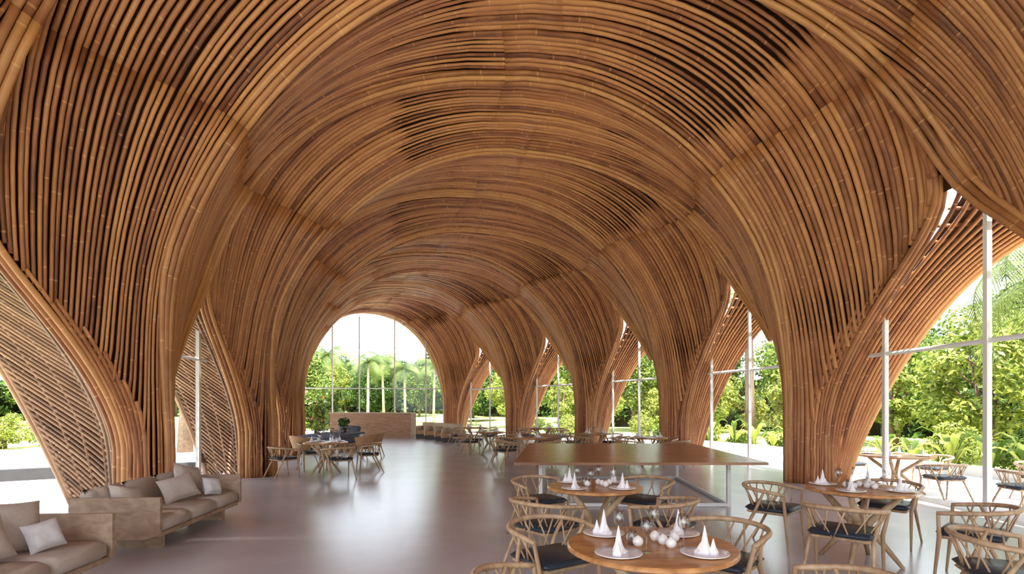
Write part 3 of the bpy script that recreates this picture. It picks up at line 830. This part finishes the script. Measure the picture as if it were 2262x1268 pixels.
for sx in (-1, 1):
    for sy in (-1, 1):
        b = MB(); b.box((sx*.5, sy*1.05, .355), (.07, .07, .71)); b.build('leg', M['white_metal'], t, smooth=False)
for k in range(6):
    place(proto_tumbler, (-5.35+(-.3 if k % 2 else .3)+.05*k/6, 15.6+.27*k, .768), 0, 'clear tumbler on the slate grey long table, %s side, row %s' % (('left', 'right')[(k+1) % 2], ('nearest', 'nearest', 'middle', 'middle', 'farthest', 'farthest')[k]), 'tumbler', 'tumblers on the long table', 1.6)
t = empty('potted_plant', (-5.25, 16.95, .765)); tag(t, 'leafy green plant in a dark pot on the slate grey long table', 'plant')
b = MB(); b.lathe([(.0001, 0), (.07, 0), (.10, .16), (.085, .16), (.0001, .12)], sides=18); b.build('pot', M['dark'], t)
b = MB(); leaves(b, [(0, 0, .28), (.05, .03, .36), (-.05, 0, .34)], [.15, .13, .13], 90, .05); b.build('foliage', M['leafd'], t)
t = empty('grey_lounger', (-6.35, 19.6, 0), math.radians(-20)); tag(t, 'slate grey daybed with raised back behind the long table', 'daybed')
b = MB(); b.box((0, 0, .36), (.9, 1.9, .22), bev=.06); b.build('mattress', M['slate'], t)
b = MB(); b.box((0, .75, .62), (.9, .18, .5), M4=Matrix.Rotation(math.radians(-25), 4, 'X'), bev=.05); b.build('backrest', M['slate'], t)
b = MB(); b.box((0, 0, .13), (.86, 1.8, .25)); b.build('frame', M['chairwood'], t, smooth=False)

# ------------------------------------------------------------------ vegetation
def tree(h, cr, nclump, per, size, lm, tm='bark', stems=1, crown_low=.35, tname='broadleaf_tree', sq=.8):
    t = empty(tname)
    b = MB()
    for k in range(stems):
        a = 2*PI*k/max(1, stems)+.4; lean = .0 if stems == 1 else .18
        b.tube([(.1*k*math.cos(a), .1*math.sin(a)*k, 0), (h*.2*lean*math.cos(a), h*.2*lean*math.sin(a), h*.3), (h*.5*lean*math.cos(a)+.1, h*.5*lean*math.sin(a), h*.75)], [h*.018+.03, h*.014+.02, .02], 7, .5)
        for q in range(3):
            a2 = a+q*2.1; z = h*(.3+.12*q)
            b.tube([(h*.2*lean*math.cos(a), h*.2*lean*math.sin(a), z), (math.cos(a2)*cr*.6, math.sin(a2)*cr*.6, z+h*.25)], [.03+.004*h, .012], 5, .5)
    b.build('trunk', M[tm], t)
    c = []; r = []
    for k in range(nclump):
        d = RNG.normal(size=3); d /= np.linalg.norm(d); q = RNG.uniform(.35, 1)**.5
        zc = h*(crown_low+(1-crown_low)/2); zr = h*(1-crown_low)/2
        c.append((d[0]*cr*q*sq, d[1]*cr*q*sq, zc+d[2]*zr*q*.85)); r.append(cr*RNG.uniform(.22, .42))
    f = MB(); leaves(f, c, r, per, size); f.build('foliage', M[lm], t); return t
treeA = tree(6.2, 2.4, 50, 230, .105, 'leaf', crown_low=.12)
treeB = tree(5.4, 2.2, 44, 190, .10, 'leafy', stems=3, crown_low=.15)
treeC = tree(7.0, 3.0, 54, 230, .13, 'leafd', crown_low=.10)
bushA = tree(2.4, 1.3, 26, 120, .08, 'leafy', stems=3, crown_low=.05, tname='shrub')
bushB = tree(1.5, 1.0, 18, 110, .07, 'leaf', stems=2, crown_low=.0, tname='shrub')
slim = tree(4.2, 1.1, 30, 110, .09, 'leafy', stems=2, crown_low=.2, tname='young_tree')
def palm(h, fl, nf, tm, droop=1.0, r=.11):
    t = empty('palm_tree')
    b = MB(); b.tube([(0, 0, 0), (.05, 0, h*.3), (.12, .03, h*.7), (.15, .03, h)], [r*1.3, r, r*.9, r*.75], 9, .5); b.build('trunk', M[tm], t)
    for k in range(nf):
        a = 2*PI*k/nf+random.uniform(-.2, .2); el = random.uniform(-.1, 1.15)
        ca, sa = math.cos(a), math.sin(a); P = []
        x = 0; z = h; ang = el
        for i in range(11):
            P.append((.15+ca*x, .03+sa*x, z)); x += fl/10*math.cos(ang); z += fl/10*math.sin(ang); ang -= (.20+.05*i/5)*droop
        P = np.array(P); b = MB(); b.tube(P, np.linspace(.022, .006, 11), 5, .4)
        side = np.array([-sa, ca, 0])
        V = []; F = []; 
        for i in range(1, 40):
            u = i/40*10; j = int(u); q = P[j]*(1-u+j)+P[min(10, j+1)]*(u-j); T = P[min(10, j+1)]-P[j]; T /= np.linalg.norm(T)+1e-9
            ln = fl*.30*math.sin(PI*min(1, .12+i/42))**.6
            for s in (-1, 1):
                tip = q+side*s*ln*.72+T*ln*.45+np.array([0, 0, -ln*.55*droop]); wv = T*.022*fl/1.6
                k0 = len(V); V += [q-wv*.4, q+wv, tip]; F.append((k0, k0+1, k0+2))
        b.add(V, F, random.random()); b.build('frond', M['palmleaf'], t)
    return t
palmA = palm(5.4, 2.7, 17, 'palebark'); palmB = palm(5.0, 2.6, 14, 'palebark')
CNT = {}
def dirtxt(x, y):
    px = 1131+1200*x/max(y, .5)
    return px
REG = []
def put(proto, x, y, rz, s, base, cat, group):
    REG.append((dirtxt(x, y), y, place(proto, (x, y, ground_z(x, y)-.05), rz, 'x', cat, group, s), base))
random.seed(21)
# right side forest, following the curve of the hall
G1 = 'trees beyond the right-hand arches'
for i, p in enumerate(np.arange(-4.5, 12.5, 1.45)):
    P = WR(p)+frame('R', p)[1]*(13.5+random.uniform(-1, 1)); put((treeA, treeB, treeA)[i % 3], P[0], P[1], random.uniform(0, 6), random.uniform(.85, 1.05), ('bushy green tree', 'yellow-green tree', 'bushy green tree')[i % 3], 'tree', G1)
for i, p in enumerate(np.arange(-4.2, 13, 1.35)):
    P = WR(p)+frame('R', p)[1]*(20+random.uniform(-1, 1)); put((treeC, treeA)[i % 2], P[0], P[1], random.uniform(0, 6), random.uniform(.9, 1.15), ('dark green dense tree', 'bushy green tree')[i % 2], 'tree', G1)
for i, p in enumerate(np.arange(-2.4, 8, 0.9)):
    P = WR(p)+frame('R', p)[1]*(8.2+random.uniform(-.7, 1.2)); put(slim if i % 2 else treeB, P[0], P[1], random.uniform(0, 6), random.uniform(.6, .9), 'slim young yellow-green tree' if i % 2 else 'low yellow-green tree', 'tree', 'young trees by the terrace')
for i, p in enumerate(np.arange(-3.6, 8, 0.5)):
    P = WR(p)+frame('R', p)[1]*(6.3+random.uniform(-.4, 1.0)); put(bushB if i % 3 else bushA, P[0], P[1], random.uniform(0, 6), random.uniform(.45, .75), 'low leafy shrub', 'shrub', 'shrubs along the terrace bed')
# beyond the open end
G2 = 'trees beyond the open end'
for i, (px, y, s) in enumerate(((718, 47, 1.12), (812, 50, 1.15), (848, 55, 1.12), (896, 52, 1.04), (958, 50, 1.0), (612, 50, 1.1))):
    put((palmA, palmB)[i % 2], (px-1131)/1200*y, y, i*1.3, s, 'palm tree with pale trunk', 'palm', 'palms beyond the lawn')
for i in range(12):
    y = 60+random.uniform(-1, 1); x = -44+i*4.8; put((treeC, treeA, treeB)[i % 3], x, y, i, random.uniform(.9, 1.1), ('dark green dense tree', 'bushy green tree', 'yellow-green tree')[i % 3], 'tree', G2)
for i in range(12):
    y = 68+random.uniform(-1, 1); x = -48+i*5.4; put(treeC, x, y, i*2, random.uniform(1.0, 1.25), 'dark green dense tree', 'tree', G2)
for i, (px, y, s) in enumerate(((672, 38, .95), (700, 34, .62), (735, 36, .5))):
    put((treeA, bushA, bushA)[i], (px-1131)/1200*y, y, i, s*(1 if i == 0 else 1.6), ('rounded green tree', 'flowering shrub', 'flowering shrub')[i], ('tree', 'shrub', 'shrub')[i], 'plants left of the counter')
# left side
for i in range(16):
    x = -34+random.uniform(-2, 2); y = -2+i*4.0; put((treeA, treeC)[i % 2], x, y, i, random.uniform(.95, 1.2), ('bushy green tree', 'dark green dense tree')[i % 2], 'tree', 'trees beyond the left terrace')
for i in range(9):
    put(bushA, -21+random.uniform(-.5, .5), 14+i*1.7, i, random.uniform(.55, .75), 'low leafy shrub', 'shrub', 'shrubs beyond the left terrace')
# pink flowers on a shrub at the far left of the opening
fx, fy = (690-1131)/1200*33, 33
f = MB(); c = [(RNG.uniform(-1.6, 1.6), RNG.uniform(-.5, .5), RNG.uniform(.6, 2.6)) for _ in range(26)]; leaves(f, c, [.10]*26, 8, .09, aspect=1.2)
fs = empty('flowering_shrub', (fx, fy, 0)); tag(fs, 'large shrub with pink blossoms at the left of the open end', 'shrub')
g = MB(); c2 = [(RNG.uniform(-1.7, 1.7), RNG.uniform(-.4, .6), RNG.uniform(.3, 2.6)) for _ in range(40)]; leaves(g, c2, [.45]*40, 60, .14)
g.build('foliage', M['leaf'], fs); f.build('blossoms', M['flower'], fs)
# big-leaved plants in the terrace bed
def bigleaf(n=11, h=1.1):
    t = empty('broad_leaf_plant'); b = MB()
    for k in range(n):
        a = 2*PI*k/n+random.uniform(-.2, .2); hh = h*random.uniform(.6, 1); ca, sa = math.cos(a), math.sin(a); rr = random.uniform(.25, .55)
        P = np.array([(0, 0, 0), (ca*rr*.25, sa*rr*.25, hh*.5), (ca*rr*.7, sa*rr*.7, hh*.9), (ca*rr*1.1, sa*rr*1.1, hh), (ca*rr*1.5, sa*rr*1.5, hh*.88)])
        wd = [.008, .02, .09, .075, .003]; s = np.array([-sa, ca, 0]); b.grid([[P[i]-s*wd[i], P[i]+np.array([0, 0, -wd[i]*.3]), P[i]+s*wd[i]] for i in range(5)], random.random())
    b.build('leaves', M['leafy'], t); return t
bl = bigleaf()
for i, p in enumerate(np.arange(-2.9, 4.5, 0.33)):
    P = WR(p)+frame('R', p)[1]*(5.75+random.uniform(-.15, .35)); put(bl, P[0], P[1], i, random.uniform(.8, 1.3), 'broad-leaved bright green plant', 'plant', 'broad-leaved plants in the terrace bed')
# overhanging palm right and bare palm trunk left
pr = palm(4.6, 3.0, 12, 'bark', 1.25, .2); REG.append((dirtxt(11.9, 12.2), 12.2, place(pr, (11.6, 11.6, -.15), .3, 'x', 'palm', 'palms by the terrace', 1.0), 'palm tree with long drooping fronds'))
pr2 = palm(6.6, 2.3, 12, 'bark', 1.1, .2); REG.append((0, 0, place(pr2, (10.6, 24.2, -.15), 1.3, 'x', 'palm', 'palms by the terrace', 1.0), 'tall dark-trunked palm'))
pr3 = palm(5.6, 2.3, 9, 'bark', 1.1, .22); REG.append((0, 0, place(pr3, (-12.4, 20.6, -.15), .6, 'x', 'palm', 'palms by the terrace', 1.0), 'dark-trunked palm on the left terrace'))
# labels that say which one
bybase = {}
for px, y, o, base in REG: bybase.setdefault(base, []).append((o.location.x, o.location.y, o))
for base, lst in bybase.items():
    if len(lst) == 1: lst[0][2]['label'] = base+(' standing outside the hall' if 'terrace' not in base else ''); continue
    for x, y, o in lst:
        px = int(1131+1200*x/max(y, 1.0)); vis = y > 2 and -200 < px < 2500
        def zone(v):
            Z = [(0, 'off past the left frame edge'), (250, 'seen through the big left arch'), (620, 'seen through the pointed left arch'), (1010, 'seen through the open end'), (1110, 'seen through the farthest right arch'), (1270, 'seen through the fourth right arch'),
                 (1460, 'seen through the third right arch'), (1730, 'seen through the second right arch'), (2262, 'seen through the nearest right arch')]
            for a, s in Z:
                if v <= a: return s
            return 'off past the right frame edge'
        o['_z'] = zone(px) if y > 2 else 'behind the camera'; o['_px'] = px
    zs = {}
    for x, y, o in lst: zs.setdefault(o['_z'], []).append(o)
    ORD = ['leftmost', 'second from left', 'third from left', 'fourth from left', 'fifth from left', 'sixth from left', 'seventh from left', 'eighth from left', 'ninth from left', 'tenth from left', 'eleventh from left', 'twelfth from left']
    for z, os_ in zs.items():
        os_.sort(key=lambda o: o['_px'])
        for i, o in enumerate(os_):
            o['label'] = base+' '+z+('' if len(os_) == 1 else ', '+(ORD[i] if i < len(ORD) else 'far right number %d' % i)+' there')
            del o['_z']; del o['_px']
def hedge(pts, h, label, n=4):
    f = MB(); c = []
    pts = np.array(pts, float); L_ = np.concatenate([[0], np.cumsum(np.linalg.norm(np.diff(pts, axis=0), axis=1))]); m = int(L_[-1]/0.8)
    for t in np.linspace(0, L_[-1], m):
        x = np.interp(t, L_, pts[:, 0]); y = np.interp(t, L_, pts[:, 1])
        for k in range(n): c.append((x+RNG.uniform(-.4, .4), y+RNG.uniform(-.4, .4), ground_z(x, y)+h*(k+.4)/n))
    leaves(f, c, [h/n*.85]*len(c), 22, .26); cr_ = MB()
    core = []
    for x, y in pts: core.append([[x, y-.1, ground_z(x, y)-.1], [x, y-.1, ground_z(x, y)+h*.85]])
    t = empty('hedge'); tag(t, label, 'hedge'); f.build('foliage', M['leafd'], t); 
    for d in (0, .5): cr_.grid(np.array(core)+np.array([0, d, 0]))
    cr_.build('shade_sheets', M['hedgecore'], t)
M['hedgecore'] = plain('hedge_shade', (0.012, 0.014, 0.008), 0.9, sp=0.05)  # near-black sheets inside the hedges, painting the shade under the canopy
hedge([(-50, 74), (-25, 74), (0, 74), (14, 73)], 4.2, 'dark tall hedge behind the palms, beyond the open end')
hedge([tuple(WR(p)+frame('R', p)[1]*26) for p in np.arange(-5, 13.1, 1.0)], 3.6, 'dark tall hedge behind the trees on the right side')
hedge([tuple(WR(p)+frame('R', p)[1]*17.0) for p in np.arange(-4, 9.1, 1.0)], 2.3, 'low dark hedge added for shade under the trees on the right side')  # added undergrowth whose dark tone stands for shade beneath the trees
hedge([(-37, -6), (-37.5, 25), (-38, 60)], 3.0, 'dark hedge behind the trees on the left side')
# hedge, rail, stone kerb outside left
b = MB(); b.tube([(-30, 24, .55), (-18, 27, .55), (-12, 40, .55), (0, 44, .6)], .05, 6); o = b.build('lawn_rail', M['white_metal']); tag(o, 'low white rail crossing the lawn beyond the hall', 'rail')
cm = MB(); G = []
for a in np.linspace(-1, 1, 14):
    x = -11.5+a*3.4; y = 12.6+a*2.2-.7*a*a
    G.append([(x, y, -.15), (x, y, .12), (x-.12, y+.25, .12), (x-.12, y+.25, -.15)])
cm.grid(np.array(G)); o = cm.build('stone_kerb', M['stone'], smooth=False); tag(o, 'curved dark stone kerb on the terrace outside the left arch', 'kerb')
b = MB(); Gk = []
for p in np.arange(-3.6, 6, .3):
    T, Nn = frame('R', p); P = WR(p)
    Gk.append([[*(P+Nn*d), z] for d, z in ((5.3, -.15), (5.3, .10), (5.5, .10), (5.5, -.15))])
b.grid(Gk); o = b.build('bed_kerb', M['paving'], smooth=False); tag(o, 'low pale kerb of the planting bed along the right terrace', 'kerb')
print('objects', len(bpy.data.objects))
